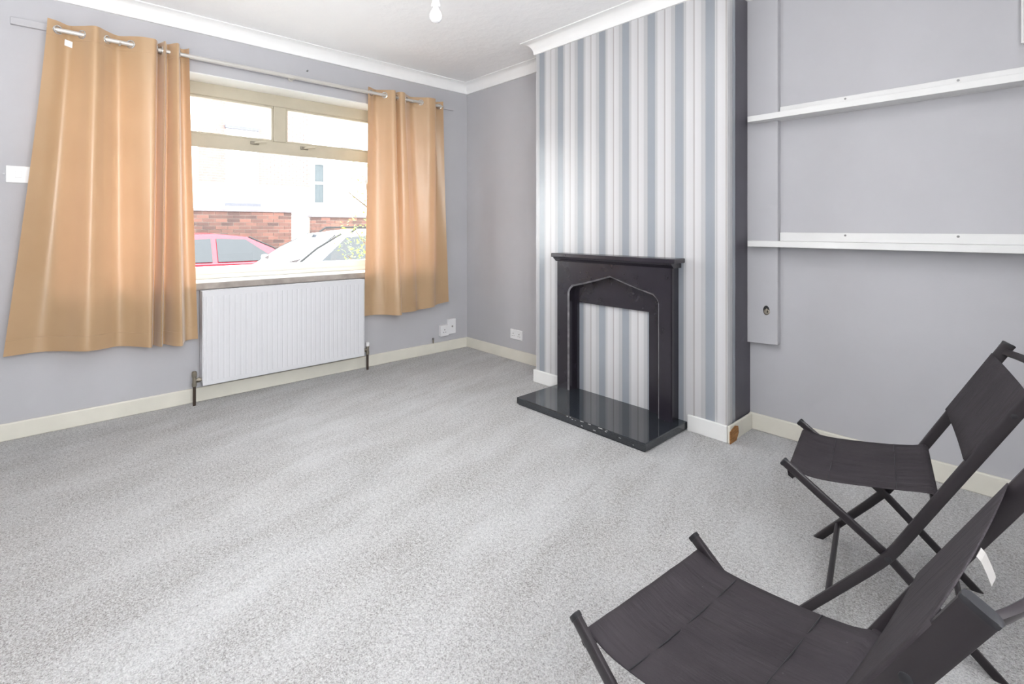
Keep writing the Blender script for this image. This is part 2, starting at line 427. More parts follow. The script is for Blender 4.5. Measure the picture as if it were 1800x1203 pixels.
sl = obj('window_sill', boxes((-.20, .034, OY0+.004, OY1-.004, .716, .742)), 'sill', win, bevel=.004)
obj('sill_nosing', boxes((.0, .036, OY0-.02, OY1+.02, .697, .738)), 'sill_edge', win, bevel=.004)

obj('reveal_lining', boxes((-.20, -.001, OY0, OY1, OZ1-.006, OZ1), (-.20, -.001, OY0, OY0+.006, .742, OZ1-.006), (-.20, -.001, OY1-.006, OY1, .742, OZ1-.006)), 'skirt_white', win)

# added rear window, unseen behind the camera, lets in more light
ww = thing('window_added', None, None, (RX+.05, -2.55, .90), kind='structure')
def bb(u0, u1, z0, z1, t0=.03, t1=.08): return (RX+t0, RX+t1, u0, u1, z0, z1)
obj('frame', boxes(bb(-3.25, -1.85, .90, .96), bb(-3.25, -1.85, 2.06, 2.12), bb(-3.25, -3.19, .96, 2.06), bb(-1.91, -1.85, .96, 2.06), bb(-2.58, -2.52, .96, 2.06)), 'sill', ww, bevel=.004)
for u0, u1 in ((-3.195, -2.575), (-2.525, -1.905)): obj('pane', boxes(bb(u0, u1, .955, 2.065, .05, .056)), 'glass', ww)

# ------------------------------------------------------------------ radiator
rad = thing('radiator', 'white ribbed panel radiator under the window', 'radiator', (.03, -1.58, 0))
RY0, RY1, RZ0, RZ1 = -2.103, -1.052, .117, .690
nfl = 32; pitch = (RY1-RY0-.03)/nfl
prof = [(.062, RY0), (.062, RY1), (.097, RY1), (.100, RY1-.004), (.100, RY1-.015)]
for k in range(nfl):
    y1 = RY1-.015-k*pitch
    prof += [(.100, y1-pitch*.60), (.0986, y1-pitch*.72), (.0986, y1-pitch*.88), (.100, y1-pitch)]
prof += [(.100, RY0+.004), (.097, RY0)]
bm = bmesh.new(); prism(bm, [(x, y, RZ0+.025) for x, y in prof], (0, 0, RZ1-RZ0-.055))
box(bm, .062, .100, RY0, RY1, RZ0, RZ0+.025); box(bm, .062, .100, RY0, RY1, RZ1-.030, RZ1)
obj('front_panel', bm, 'radiator', rad)
obj('back_panel', boxes((.026, .040, RY0+.01, RY1-.01, RZ0, RZ1-.01)), 'radiator', rad, bevel=.004)
gr = obj('top_grille', boxes(*([(.024, .030, RY0, RY1, RZ1-.004, RZ1+.004), (.094, .101, RY0, RY1, RZ1-.002, RZ1+.005), (.058, .064, RY0, RY1, RZ1-.004, RZ1+.004)]+[(.030, .094, RY0+.008+k*.0259, RY0+.014+k*.0259, RZ1-.003, RZ1+.003) for k in range(40)])), 'radiator', rad)
for y0 in (RY0-.003, RY1):
    obj('side_panel', boxes((.024, .099, y0, y0+.003, RZ0+.02, RZ1+.003)), 'radiator', rad)
for sgn, ye in ((-1, RY0), (1, RY1)):
    yv = ye+sgn*.040
    bm = bmesh.new(); tube(bm, [(.075, ye, RZ0+.035), (.075, yv, RZ0+.035)], .010, 12); lathe(bm, (.075, ye+sgn*.012, RZ0+.035), (0, sgn, 0), [(0, .015), (.014, .015)], 6)
    lathe(bm, (.075, yv, RZ0), (0, 0, 1), [(0, .013), (.02, .013), (.022, .011), (.055, .011), (.058, .014), (.062, .014)], 12)
    v = obj('valve', bm, 'valve', rad, smooth=True)
    bm = bmesh.new(); lathe(bm, (.075, yv, RZ0+.062), (0, 0, 1), [(0, .012), (.004, .015), (.024, .014), (.030, .008)], 14)
    obj('valve_cap', bm, 'valve' if sgn < 0 else 'plastic', v, smooth=True)
    bm = bmesh.new(); tube(bm, [(.075, yv, 0), (.075, yv, RZ0)], .0085, 10)
    obj('pipe', bm, 'pipe', rad, smooth=True)

# ------------------------------------------------------------------ curtains
PX, PZ = .085, 2.118
cp = thing('curtain_pole', 'thin cream metal curtain pole above the window', 'curtain pole', (PX, -1.56, PZ))
bm = bmesh.new(); tube(bm, [(PX, -2.785, PZ), (PX, -.335, PZ)], .0115, 14); obj('rod', bm, 'pole', cp, smooth=True)
for y, s in ((-2.785, -1), (-.335, 1)):
    bm = bmesh.new(); lathe(bm, (PX, y-s*.004, PZ), (0, s, 0), [(0, .013), (.014, .014), (.018, .012)], 14); obj('end_cap', bm, 'chrome', cp, smooth=True)
for y in (-2.50, -1.56, -.62):
    bm = bmesh.new(); tube(bm, [(.02, y, PZ-.0), (PX-.012, y, PZ-.012), (PX, y, PZ-.014), (PX+.013, y, PZ-.004)], .0045, 8); lathe(bm, (.02, y, PZ), (1, 0, 0), [(0, .018), (.004, .017)], 12)
    obj('bracket', bm, 'pole', cp, smooth=True)

def curtain(label, top, bot, hem, ztop, eyes, care=None):
    """curtain cloth: plan curve at the header eased into the plan curve at the hem"""
    N = 7
    T = catmull([(x, y) for y, x in top], N); Bm = catmull([(x, y) for y, x in bot], N)
    H = catmull([(h,) for h in hem], 20)
    c = thing('curtain', label, 'curtain', (PX, (top[0][0]+top[-1][0])/2, bot and .42), 'eyelet curtains beside the window')
    R = 44; n = len(T); bm = bmesh.new(); rows = []
    for r in range(R+1):
        q = r/R; e = q**1.15
        row = []
        for i in range(n):
            u = i/(n-1); hz = H[min(int(u*(len(H)-1)+.5), len(H)-1)][0]
            z = ztop+(hz-ztop)*q
            x = T[i][0]+(Bm[i][0]-T[i][0])*e; y = T[i][1]+(Bm[i][1]-T[i][1])*e
            x += .004*math.sin(u*9+q*5)*min(q*3, 1)
            row.append(bm.verts.new((max(x, .042), y, z)))
        rows.append(row)
    for r in range(R):
        for i in range(n-1): bm.faces.new((rows[r][i], rows[r][i+1], rows[r+1][i+1], rows[r+1][i]))
    f = obj('cloth', bm, 'curtain', c, smooth=True, angle=180)
    # stitched header tape and hem: thin raised seams that follow the cloth
    for q in (.048, .955):
        pts = []
        for i in range(0, n, 1):
            u = i/(n-1); hz = H[min(int(u*(len(H)-1)+.5), len(H)-1)][0]; e = q**1.15
            pts.append((max(T[i][0]+(Bm[i][0]-T[i][0])*e+.004*math.sin(u*9+q*5)*min(q*3, 1)+.0008, .0428), T[i][1]+(Bm[i][1]-T[i][1])*e, ztop+(hz-ztop)*q))
        bm = bmesh.new(); tube(bm, pts, .0011, 5); obj('seam', bm, 'curtain', f, smooth=True)
    for k in eyes:
        i = k*N; a = Vector(T[max(i-2, 0)]); b = Vector(T[min(i+2, n-1)]); d = (b-a).normalized()
        nr = (d.y, -d.x, 0)
        bm = bmesh.new(); torus(bm, (T[i][0], T[i][1], PZ), nr, .0205, .0048, 20, 8); obj('eyelet', bm, 'chrome', c, smooth=True)
    if care:
        y, z, x = care
        bm = boxes((x, x+.0015, y-.040, y+.040, z-.016, z+.016))
        bmesh.ops.rotate(bm, verts=bm.verts[:], cent=(x, y, z), matrix=Matrix.Rotation(math.radians(-16), 3, 'X'))
        obj('care_label', bm, 'plastic', c)
    return c
curtain('wide tan eyelet curtain left of the window, white tag at its top',
    [(-2.795, .105), (-2.755, .085), (-2.71, .045), (-2.66, .085), (-2.605, .135), (-2.555, .085), (-2.505, .045), (-2.452, .085), (-2.40, .12), (-2.345, .125), (-2.328, .085), (-2.322, .05), (-2.31, .085), (-2.298, .13), (-2.288, .10), (-2.278, .075), (-2.255, .12), (-2.235, .14), (-2.222, .10), (-2.212, .05), (-2.19, .05), (-2.172, .085)],
    [(-2.955, .11), (-2.90, .085), (-2.82, .065), (-2.74, .10), (-2.65, .165), (-2.58, .13), (-2.51, .072), (-2.45, .095), (-2.40, .14), (-2.365, .155), (-2.352, .075), (-2.345, .062), (-2.335, .10), (-2.318, .16), (-2.305, .10), (-2.295, .085), (-2.265, .17), (-2.228, .21), (-2.21, .15), (-2.19, .075), (-2.16, .062), (-2.125, .075)],
    [.445, .435, .415, .40, .40, .40, .405], 2.165, (1, 3, 5, 7, 10, 12, 18), (-2.722, 2.068, .052))
curtain('narrow tan eyelet curtain right of the window, near the corner',
    [(-1.012, .085), (-.985, .075), (-.93, .045), (-.875, .085), (-.83, .125), (-.80, .125), (-.79, .085), (-.782, .06), (-.77, .085), (-.755, .12), (-.72, .125), (-.68, .085), (-.61, .045), (-.545, .085), (-.49, .13), (-.43, .13), (-.415, .085), (-.39, .045), (-.355, .07), (-.332, .10)],
    [(-1.05, .10), (-1.02, .085), (-.96, .07), (-.885, .10), (-.83, .17), (-.785, .185), (-.755, .13), (-.74, .08), (-.72, .075), (-.68, .09), (-.63, .10), (-.60, .10), (-.56, .08), (-.50, .09), (-.45, .10), (-.41, .09), (-.39, .065), (-.35, .055), (-.29, .052), (-.245, .055)],
    [.415, .405, .40, .405, .42, .44], 2.16, (1, 3, 6, 8, 11, 13, 16, 18))

# ------------------------------------------------------------------ fireplace
YF = -.362; SX0, SX1 = 1.433, 2.240; HZ = .045
he = thing('hearth', 'polished black hearth slab on the carpet before the fireplace', 'hearth', (1.84, -.49, 0))
obj('slab', boxes((1.392, 2.292, -.690, -BD, .006, HZ)), 'hearth', he, bevel=.004)
obj('plinth', boxes((1.400, 2.284, -.682, -BD, 0, .006)), 'black', he)
bm = bmesh.new()
for k in range(16):
    x = random.uniform(1.75, 2.24); l = random.uniform(.004, .018); z = random.choice((.043, .030, .02, .036)); h = random.uniform(.002, .005)
    box(bm, x, x+l, -.6908, -.6895, z-h, z)
obj('chipped_edge', bm, 'chip', he, kind='stuff')
fp = thing('fireplace_surround', 'black gloss fireplace surround with pointed arch opening', 'fireplace', (1.836, YF, HZ))
def arch(inset=0, z_off=0):
    xl, xr = 1.527+inset, 2.160-inset; xc = (xl+xr)/2
    return [(xl, HZ), (xl, .672-inset*.2), (xl+.010, .694-inset*.3), (xl+.034, .712-inset*.6)]+[(xl+.034+(xc-.012-xl-.034)*t, .712-inset*.6+(.787-.712)*t - .004*math.sin(PI*t)) for t in (.33, .66)]+[(xc-.012, .786-inset*.6), (xc, .789-inset*.6), (xc+.012, .786-inset*.6)] + [(xr-.034-(xr-.034-xc-.012)*t, .712-inset*.6+(.787-.712)*t-.004*math.sin(PI*t)) for t in (.66, .33)]+[(xr-.034, .712-inset*.6), (xr-.010, .694-inset*.3), (xr, .672-inset*.2), (xr, HZ)]
ZT = .866
outer = [(SX0, HZ), (SX0, ZT), (SX1, ZT), (SX1, HZ)]
def face_strip(bm, A, y0, y1, chamfer=.009):
    """front board with the arched cut-out: outer rectangle to arch, chamfered arris, reveal"""
    n = len(A)
    def op(i):
        x, z = A[i]; k = i/(n-1)
        if i == 0: return (SX0, HZ)
        if i == n-1: return (SX1, HZ)
        if i <= 3: return (SX0, HZ+(ZT-HZ)*i/3)
        if i >= n-4: return (SX1, HZ+(ZT-HZ)*(n-1-i)/3)
        return (SX0+(SX1-SX0)*(i-3)/(n-7), ZT)
    O = [op(i) for i in range(n)]
    # chamfer: arch edge on the face pushed outward a little
    cx = (SX0+SX1)/2
    E = []
    for i, (x, z) in enumerate(A):
        dx = -chamfer if x < cx-.05 else (chamfer if x > cx+.05 else 0); dz = chamfer if i > 2 and i < n-3 else 0
        if 3 < i < n-4: dx *= .3
        E.append((x+dx, z+dz))
    vo = [bm.verts.new((x, y0, z)) for x, z in O]; ve = [bm.verts.new((x, y0, z)) for x, z in E]
    vi = [bm.verts.new((x, y0+chamfer, z)) for x, z in A]; vb = [bm.verts.new((x, y1, z)) for x, z in A]
    vob = [bm.verts.new((x, y1, z)) for x, z in O]
    for i in range(n-1):
        for a, b in ((vo, ve), (vi, vb), (vb, vob), (vob, vo)): bm.faces.new((a[i], a[i+1], b[i+1], b[i]))
    for i in (0, n-1): bm.faces.new((vo[i], ve[i], vi[i], vb[i], vob[i]))
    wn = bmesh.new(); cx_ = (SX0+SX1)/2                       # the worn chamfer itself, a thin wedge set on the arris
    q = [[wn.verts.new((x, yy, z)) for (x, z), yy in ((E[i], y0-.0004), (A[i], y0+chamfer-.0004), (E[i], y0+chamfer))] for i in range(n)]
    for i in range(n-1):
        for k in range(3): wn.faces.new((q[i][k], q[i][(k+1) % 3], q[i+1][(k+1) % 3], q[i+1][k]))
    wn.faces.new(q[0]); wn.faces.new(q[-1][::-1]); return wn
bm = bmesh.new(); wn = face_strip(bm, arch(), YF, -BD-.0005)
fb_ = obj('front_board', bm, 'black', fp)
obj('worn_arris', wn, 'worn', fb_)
obj('mantel_shelf', boxes((1.408, 2.279, -.400, -BD, .893, .919)), 'black', fp, bevel=.005)
bm = bmesh.new()
ml = [(-BD, ZT), (YF, ZT), (YF-.004, ZT+.004), (YF-.010, .876), (YF-.021, .884), (YF-.026, .893), (-BD, .893)]
prism(bm, [(SX0-.016, y, z) for y, z in ml], (SX1-SX0+.032, 0, 0)); obj('moulding', bm, 'black', fp)
# back panel with a square opening that shows the papered breast behind
PX0, PX1, PT = 1.549, 2.072, .606
obj('back_panel', boxes((1.515, PX0, -.303, -BD, HZ, .80), (PX1, 2.172, -.303, -BD, HZ, .80), (PX0, PX1, -.303, -BD, PT, .80)), 'black', fp)
# pilaster return strips beside the outer edges
for xa in (SX1, SX0-.006): obj('side_bead', boxes((xa, xa+.006, YF+.004, YF+.018, HZ, ZT)), 'black', fp)

# ------------------------------------------------------------------ alcove shelves, pipe boxing, cupboard edge
def shelf(label, zt):
    s = thing('wall_shelf', label, 'shelf', (3.3, -.055, zt-.03), 'narrow white alcove shelves')
    obj('shelf_board', boxes((2.536, RX-.006, -.112, -.0405, zt-.030, zt), (2.662, RX-.006, -.0405, -.001, zt-.030, zt)), 'white', s, bevel=.002)
    obj('back_batten', boxes((2.662, RX-.006, -.018, -.001, zt, zt+.043)), 'white', s, bevel=.002)
    for x in (2.95, 3.35, 3.80):
        bm = bmesh.new(); lathe(bm, (x, -.018, zt+.031), (0, -1, 0), [(0, .005), (.0012, .0045)], 10); obj('screw', bm, 'steel', s)
shelf('upper white wall shelf running across the right alcove', 1.664)
shelf('lower white wall shelf running across the right alcove', 1.015)
pb = thing('pipe_boxing', 'grey painted boarding strip down the alcove beside the chimney, cut short above the skirting', 'boxing', (2.58, -.02, .467))
bm = bmesh.new(); prism(bm, [(2.5065, -.04, .470), (2.659, -.04, .478), (2.659, -.04, CZ-CV), (2.5065, -.04, CZ-CV)], (0, .039, 0))
obj('board', bm, 'wall', pb, bevel=.002)
bm = bmesh.new(); lathe(bm, (2.604, -.0405, .651), (0, -1, 0), [(0, .020), (.0012, .018)], 16); bmesh.ops.scale(bm, vec=(.8, 1, 1.25), verts=bm.verts[:], space=Matrix.Translation((-2.604, .04, -.651)))
obj('cable_hole', bm, 'dark', pb)
bm = bmesh.new(); torus(bm, (2.607, -.044, .644), (0.2, -1, .2), .010, .005, 16, 8); tube(bm, [(2.607, -.042, .66), (2.606, -.050, .650), (2.606, -.050, .636)], .004, 8); obj('cable_end', bm, 'valve', pb, smooth=True)
cb = thing('wall_box', 'white box high on the alcove wall at the right edge of the picture', 'box', (3.62, -.03, 1.795))
obj('case', boxes((3.532, 3.72, -.030, -.0005, 1.795, 2.20)), 'white', cb, bevel=.004)
obj('lid', boxes((3.540, 3.712, -.036, -.030, 1.803, 2.192)), 'white', cb, bevel=.003)

# ------------------------------------------------------------------ switches and sockets
def plate(name, label, cat, c, axis, wd, ht, th=.010, kind='socket', group=None):
    """c = centre on the wall, axis 'x' (on window wall) or 'y' (on fireplace wall)"""
    t = thing(name, label, cat, c, group)
    def bb(u0, u1, z0, z1, d0, d1):
        return (c[0]+d0, c[0]+d1, c[1]+u0, c[1]+u1, c[2]+z0, c[2]+z1) if axis == 'x' else (c[0]+u0, c[0]+u1, c[1]-d1, c[1]-d0, c[2]+z0, c[2]+z1)
    obj('plate', boxes(bb(-wd/2, wd/2, -ht/2, ht/2, 0, th)), 'plastic', t, bevel=.003)
    if kind == 'double':
        for u in (-wd/4, wd/4):
            obj('rocker', boxes(bb(u-.009, u+.009, .018, .032, th, th+.003)), 'plastic', t, bevel=.001)
            obj('pin_hole', boxes(bb(u-.003, u+.003, .002, .010, th, th+.0006)), 'dark', t)
            for q in (-.011, .011): obj('pin_hole', boxes(bb(u+q-.0035, u+q+.0035, -.014, -.010, th, th+.0006)), 'dark', t)
    if kind == 'switch':
        obj('rocker', boxes(bb(-.012, .012, -.018, .018, th, th+.004)), 'plastic', t, bevel=.002)
        for u in (-.052, .052):
            bm = boxes(bb(u-.003, u+.003, -.003, .003, th, th+.001)); obj('screw', bm, 'steel', t)
    if kind == 'single':
        obj('rocker', boxes(bb(.012, .028, .016, .030, th, th+.003)), 'plastic', t, bevel=.001)
        obj('pin_hole', boxes(bb(-.004, .003, .002, .012, th, th+.0006)), 'dark', t)
        for q in (-.013, .010): obj('pin_hole', boxes(bb(q-.0035, q+.0035, -.016, -.011, th, th+.0006)), 'dark', t)
    if kind == 'aerial':
        bm = bmesh.new(); cc = (c[0]+th, c[1], c[2]); lathe(bm, cc, (1, 0, 0), [(0, .009), (.004, .008), (.0041, .004)], 14); obj('aerial_port', bm, 'chrome', t, smooth=True)
    return t
plate('light_switch', 'white wide switch plate on the wall left of the curtains', 'light switch', (0, -2.904, 1.357), 'x', .094, .087, .009, 'switch')
plate('double_socket', 'white double socket low on the alcove wall by the chimney', 'socket', (.664, 0, .212), 'y', .140, .078, .010, 'double')
plate('single_socket', 'lower white socket by the skirting under the right curtain', 'socket', (0, -.268, .186), 'x', .084, .094, .034, 'single')
plate('aerial_box', 'taller white wall box in the corner right of the small socket', 'socket', (0, -.184, .212), 'x', .080, .130, .026, 'aerial')
pc = thing('pipe_stub', 'short capped pipe rising by the skirting under the right curtain', 'pipe', (.02, -.372, .088))
bm = bmesh.new(); tube(bm, [(.010, -.372, .088), (.010, -.372, .122)], .006, 10); obj('stub', bm, 'valve', pc, smooth=True)
bm = bmesh.new(); lathe(bm, (.010, -.372, .120), (0, 0, 1), [(0, .008), (.012, .008), (.014, .005)], 10); obj('cap', bm, 'steel', pc, smooth=True)
sn = obj('wall_screw', lathe(bmesh.new(), (0, -1.44, 2.205), (1, 0, 0), [(0, .004), (.012, .004), (.013, .007), (.016, .006)], 10), 'steel'); tag(sn, 'small dark screw in the wall above the window', 'screw')

# ------------------------------------------------------------------ ceiling pendant
LX, LY = 1.743, -1.519
pd = thing('pendant_light', 'white ceiling pendant holding a bare bulb at top of picture', 'ceiling light', (LX, LY, CZ))
bm = bmesh.new(); lathe(bm, (LX, LY, CZ), (0, 0, -1), [(0, .036), (.010, .034), (.020, .016), (.026, .006)], 20); obj('ceiling_rose', bm, 'plastic', pd, smooth=True)
bm = bmesh.new(); tube(bm, [(LX, LY, CZ-.024), (LX, LY, CZ-.275)], .0035, 8); obj('cord', bm, 'plastic', pd, smooth=True)
bm = bmesh.new(); lathe(bm, (LX, LY, CZ-.265), (0, 0, -1), [(0, .008), (.012, .015), (.030, .018), (.034, .021), (.040, .021), (.045, .017)], 18); obj('lamp_holder', bm, 'plastic', pd, smooth=True)
bm = bmesh.new(); lathe(bm, (LX, LY, CZ-.307), (0, 0, -1), [(0, .013), (.012, .015), (.026, .024), (.042, .029), (.056, .027), (.068, .018), (.074, .006)], 20); obj('bulb', bm, 'bulb', pd, smooth=True)

# ------------------------------------------------------------------ folding chairs
SH = dict(hf=.394, aff=-.049, ap=-.237, hp=.217, at=-.525, ht=.742, W=.392, arf=-.454)
def sweep_flat(bm, pts, w, half_plane, half_side, n=14, ground=False, topcut=None):
    """oval bar in the a-z plane at lateral offset w; pts = [(a,z)], half_plane list or value"""
    P = [Vector((a, z)) for a, z in pts]; rings = []
    for i, p in enumerate(P):
        d = (P[min(i+1, len(P)-1)]-P[max(i-1, 0)]).normalized(); nn = Vector((-d.y, d.x))
        hp = half_plane[i] if isinstance(half_plane, (list, tuple)) else half_plane
        ring = []
        for k in range(n):
            th = 2*PI*k/n; cs, sn_ = math.cos(th), math.sin(th)
            u = math.copysign(abs(cs)**.55, cs)*hp; v = math.copysign(abs(sn_)**.55, sn_)*half_side
            q = p+nn*u
            if ground and i == 0:                     # foot cut level with the floor
                q = q-d*(q.y/d.y)
            ring.append(bm.verts.new((q.x, w+v, max(q.y, 0))))
        rings.append(ring)
    for i in range(len(rings)-1):
        for k in range(n): bm.faces.new((rings[i][k], rings[i][(k+1) % n], rings[i+1][(k+1) % n], rings[i+1][k]))
    bm.faces.new(rings[0][::-1]); bm.faces.new(rings[-1]); return bm
def make_chair(label):
    S = SH; HW = S['W']/2
    t = thing('folding_chair', label, 'chair', (0, 0, 0), 'black folding canvas chairs')
    post_dir = Vector((S['at']-S['ap'], S['ht']-S['hp'])).normalized()
    def on_post(h): return S['ap']+(S['at']-S['ap'])*(h-S['hp'])/(S['ht']-S['hp'])
    for sg in (1, -1):
        w = sg*(HW+.008)
        pts = [(S['aff'], 0), (S['aff']*.25+S['ap']*.75, S['hp']*.75), (S['aff']*.08+S['ap']*.92, S['hp']*.92+.002), (S['ap']-.004, S['hp']+.010), (S['ap']-.020, S['hp']+.036), (on_post(.40), .40), (S['at'], S['ht'])]
        bm = bmesh.new(); sweep_flat(bm, pts, w, [.0115, .0122, .0124, .0126, .0128, .0134, .0158], .0076, ground=True)
        p = obj('back_post', bm, 'tube', t, smooth=True, local=True)
        e = Vector((S['at'], S['ht']))
        bm = bmesh.new(); sweep_flat(bm, [tuple(e-post_dir*.004), tuple(e+post_dir*.001), tuple(e+post_dir*.0022)], w, [.0162, .0162, .0140], .0080); obj('end_cap', bm, 'cap', p, smooth=True, local=True)
        for h, rr in ((S['hp']+.004, .0075), (.645, .0062)):
            bm = bmesh.new(); a_ = on_post(h); lathe(bm, (a_, w+sg*.0066, h), (0, sg, 0), [(0, rr), (.0020, rr*.95), (.0030, rr*.6)], 12); obj('rivet', bm, 'cap', p, smooth=True, local=True)
        wl = sg*(HW-.012)
        d = Vector((S['ap'], S['hp']-S['hf'])).normalized()
        tip = Vector((0, S['hf']))-d*.004
        bm = bmesh.new(); sweep_flat(bm, [(S['arf'], 0), (S['ap'], S['hp']), tuple(tip)], wl, [.0105, .0112, .0112], .0068, ground=True)
        l = obj('front_leg', bm, 'tube', t, smooth=True, local=True)
        bm = bmesh.new(); sweep_flat(bm, [tuple(tip+d*.003), tuple(tip-d*.004), tuple(tip-d*.006)], wl, [.0122, .0122, .010], .0078); obj('leg_cap', bm, 'cap', l, smooth=True, local=True)
    # rails and braces across
    def rail(name, a, z, hw, r, mat='tube', n=12):
        bm = bmesh.new(); tube(bm, [(a, -hw, z), (a, hw, z)], r, n); return obj(name, bm, mat, t, smooth=True, local=True)
    rail('front_rail', -.018, S['hf']-.028, HW-.012, .009)
    rail('rear_rail', on_post(.392), .392, HW+.006, .009)
    fb = .30
    rail('foot_brace', S['aff']+(S['ap']-S['aff'])*fb, S['hp']*fb, HW+.008, .008)
    rail('leg_brace', S['arf']+(S['ap']-S['arf'])*.25, S['hp']*.25, HW-.012, .008)
    # bowed flat top rail
    bm = bmesh.new(); rings = []
    for k in range(17):
        u = -1+k/8; w = u*(HW+.008); h = S['ht']-.024; a = on_post(h)-.046*(1-u*u)**.8
        hh = .0105; tt = .0050; ring = []
        for q in range(10):
            th = 2*PI*q/10; cs, sn_ = math.cos(th), math.sin(th)
            up = math.copysign(abs(cs)**.6, cs)*hh; ou = math.copysign(abs(sn_)**.6, sn_)*tt
            ring.append(bm.verts.new((a+post_dir.x*up+post_dir.y*ou, w, h+post_dir.y*up-post_dir.x*ou)))
        rings.append(ring)
    for k in range(16):
        for q in range(10): bm.faces.new((rings[k][q], rings[k][(q+1) % 10], rings[k+1][(q+1) % 10], rings[k+1][q]))
    bm.faces.new(rings[0][::-1]); bm.faces.new(rings[-1]); obj('top_rail', bm, 'tube', t, smooth=True, local=True)
    # canvas seat slung between front and rear rails
    NA, NW = 26, 16; sw = HW-.021; bm = bmesh.new(); rows = []
    path = [(-.018, S['hf']-.044), (-.006, S['hf']-.038), (-.004, S['hf']-.024), (-.012, S['hf']-.016)]
    a0, z0 = -.020, S['hf']-.016; a1, z1 = on_post(.392)+.004, .404
    for k in range(NA):
        q = (k+1)/NA; sag = .024*(1-math.exp(-q*9))*(1-q**3)
        path.append((a0+(a1-a0)*q, z0+(z1-z0)*q-sag))
    path += [(a1-.012, z1-.004), (a1-.014, z1-.018), (a1-.006, z1-.026)]
    for i, (a, z) in enumerate(path):
        row = []
        for j in range(NW+1):
            u = -1+2*j/NW; q = i/(len(path)-1)
            ww = sw*(1-.035*math.sin(PI*q)) if q < .85 else sw*(.982+.115*(q-.85)/.15)
            row.append(bm.verts.new((a, u*ww, z+.007*u*u*math.sin(PI*q)+(.0022*math.sin(u*11+q*2)+.0012*math.sin(u*23-q*3))*math.sin(PI*q))))
        rows.append(row)
    for i in range(len(rows)-1):
        for j in range(NW): bm.faces.new((rows[i][j], rows[i][j+1], rows[i+1][j+1], rows[i+1][j]))
    seat = obj('seat', bm, 'canvas', t, smooth=True, angle=180, local=True, solid=.0022)
    for ki in (10, len(path)-10):                      # hem seams
        a, z = path[ki]; q = ki/(len(path)-1); ww = sw*(1-.035*math.sin(PI*q))
        bm = bmesh.new(); tube(bm, [(a, u/8*ww, z+.0016+.007*(u/8)**2*math.sin(PI*q)) for u in range(-8, 9)], .0011, 5); obj('seam', bm, 'cap', seat, smooth=True, local=True)
    # canvas back: sleeves round both posts, slack panel between
    bm = bmesh.new(); NV = 8; NU = 18; rows = []
    hb0, hb1 = .512, .702
    nrm = Vector((post_dir.y, -post_dir.x))              # towards the seat
    pw = HW+.008+.0045
    plan = [(-pw-.0008, .0095), (-pw, .0142)]+[((-1+2*k/NU)*(pw-.003), .0160-.004*(1-(-1+2*k/NU)**2)) for k in range(0, NU+1)]+[(pw, .0142), (pw+.0008, .0095)]
    for v in range(NV+1):
        h = hb0+(hb1-hb0)*v/NV; a = on_post(h)
        rows.append([bm.verts.new((a+nrm.x*o_, w_, h+nrm.y*o_)) for w_, o_ in plan])
    for v in range(NV):
        for k in range(len(rows[0])-1): bm.faces.new((rows[v][k], rows[v][k+1], rows[v+1][k+1], rows[v+1][k]))
    bk = obj('backrest', bm, 'canvas', t, smooth=True, angle=60, local=True, solid=.002)
    h = hb1-.010; a = on_post(h)+nrm.x*.0150
    bm = bmesh.new()
    vs = []
    for q, (da, dz) in enumerate(((-.007, .004), (-.011, .000), (-.016, -.012), (-.020, -.024))):
        vs.append([bm.verts.new((a+da, w_, h+dz)) for w_ in (-.006, .020)])
    for q in range(3): bm.faces.new((vs[q][0], vs[q][1], vs[q+1][1], vs[q+1][0]))
    obj('care_tag', bm, 'tag', bk, local=True, solid=.0008)
    return t
ch1 = make_chair('black folding canvas chair standing near the alcove wall, further from the camera')
ch1.location = (3.047, -1.021, 0); ch1.rotation_euler = (0, 0, 3.327)
def copy_tree(o, parent=None):
    c = o.copy(); COL.objects.link(c)
    if parent is not None: c.parent = parent
    for k in list(o.children): copy_tree(k, c)
    return c
ch2 = copy_tree(ch1)
ch2['label'] = 'black folding canvas chair in the foreground at bottom right, cut off by the frame'
ch2.location = (3.057, -1.916, 0); ch2.rotation_euler = (0, 0, 3.053)

# ------------------------------------------------------------------ outdoors, seen through the window
GZ = -.45
struct('ground', boxes((-40, -WT-.01, -14, 40, GZ-.1, GZ)), 'asphalt')
# low brick garden walls across the road, every brick a piece
BR_ME = {}
def brick_mesh(key, l, d, h):
    if key not in BR_ME:
        bm = boxes((-d/2, d/2, -l/2, l/2, -h/2, h/2)); me = bpy.data.meshes.new('brick'); bm.to_mesh(me); bm.free(); me.materials.append(M['brick']); BR_ME[key] = me
    return BR_ME[key]
def garden_wall(label, y0, y1, top, zlow, xf=-8.0):
    wl = thing('garden_wall', label, 'wall', (xf-.11, (y0+y1)/2, GZ), 'brick garden walls over the road')
    base = BASE[wl]
    obj('core', boxes((xf-.22, xf-.010, y0+.008, y1-.008, GZ, top-.05)), 'mortar', wl)
    obj('coping', boxes((xf-.25, xf+.025, y0-.01, y1+.01, top-.055, top)), 'coping', wl, bevel=.01)
    z = top-.055-.0375; r = 0
    while z > zlow:
        y = y0 if r % 2 == 0 else y0-.1125
        while y < y1-.02:
            a = max(y, y0); b = min(y+.215, y1)
            if b-a > .05:
                l = round(b-a, 3)
                o = bpy.data.objects.new('brick', brick_mesh(l, l, .10, .065)); COL.objects.link(o); o.parent = wl
                o.location = Vector((xf-.05+random.uniform(-.004, .004), (a+b)/2, z))-base
            y += .225
        z -= .075; r += 1
garden_wall('long brick garden wall behind the red car over the road', -1.45, 1.19, 1.477, .56)
garden_wall('short brick garden wall right of the gap over the road', 1.63, 3.3, 1.385, .50)
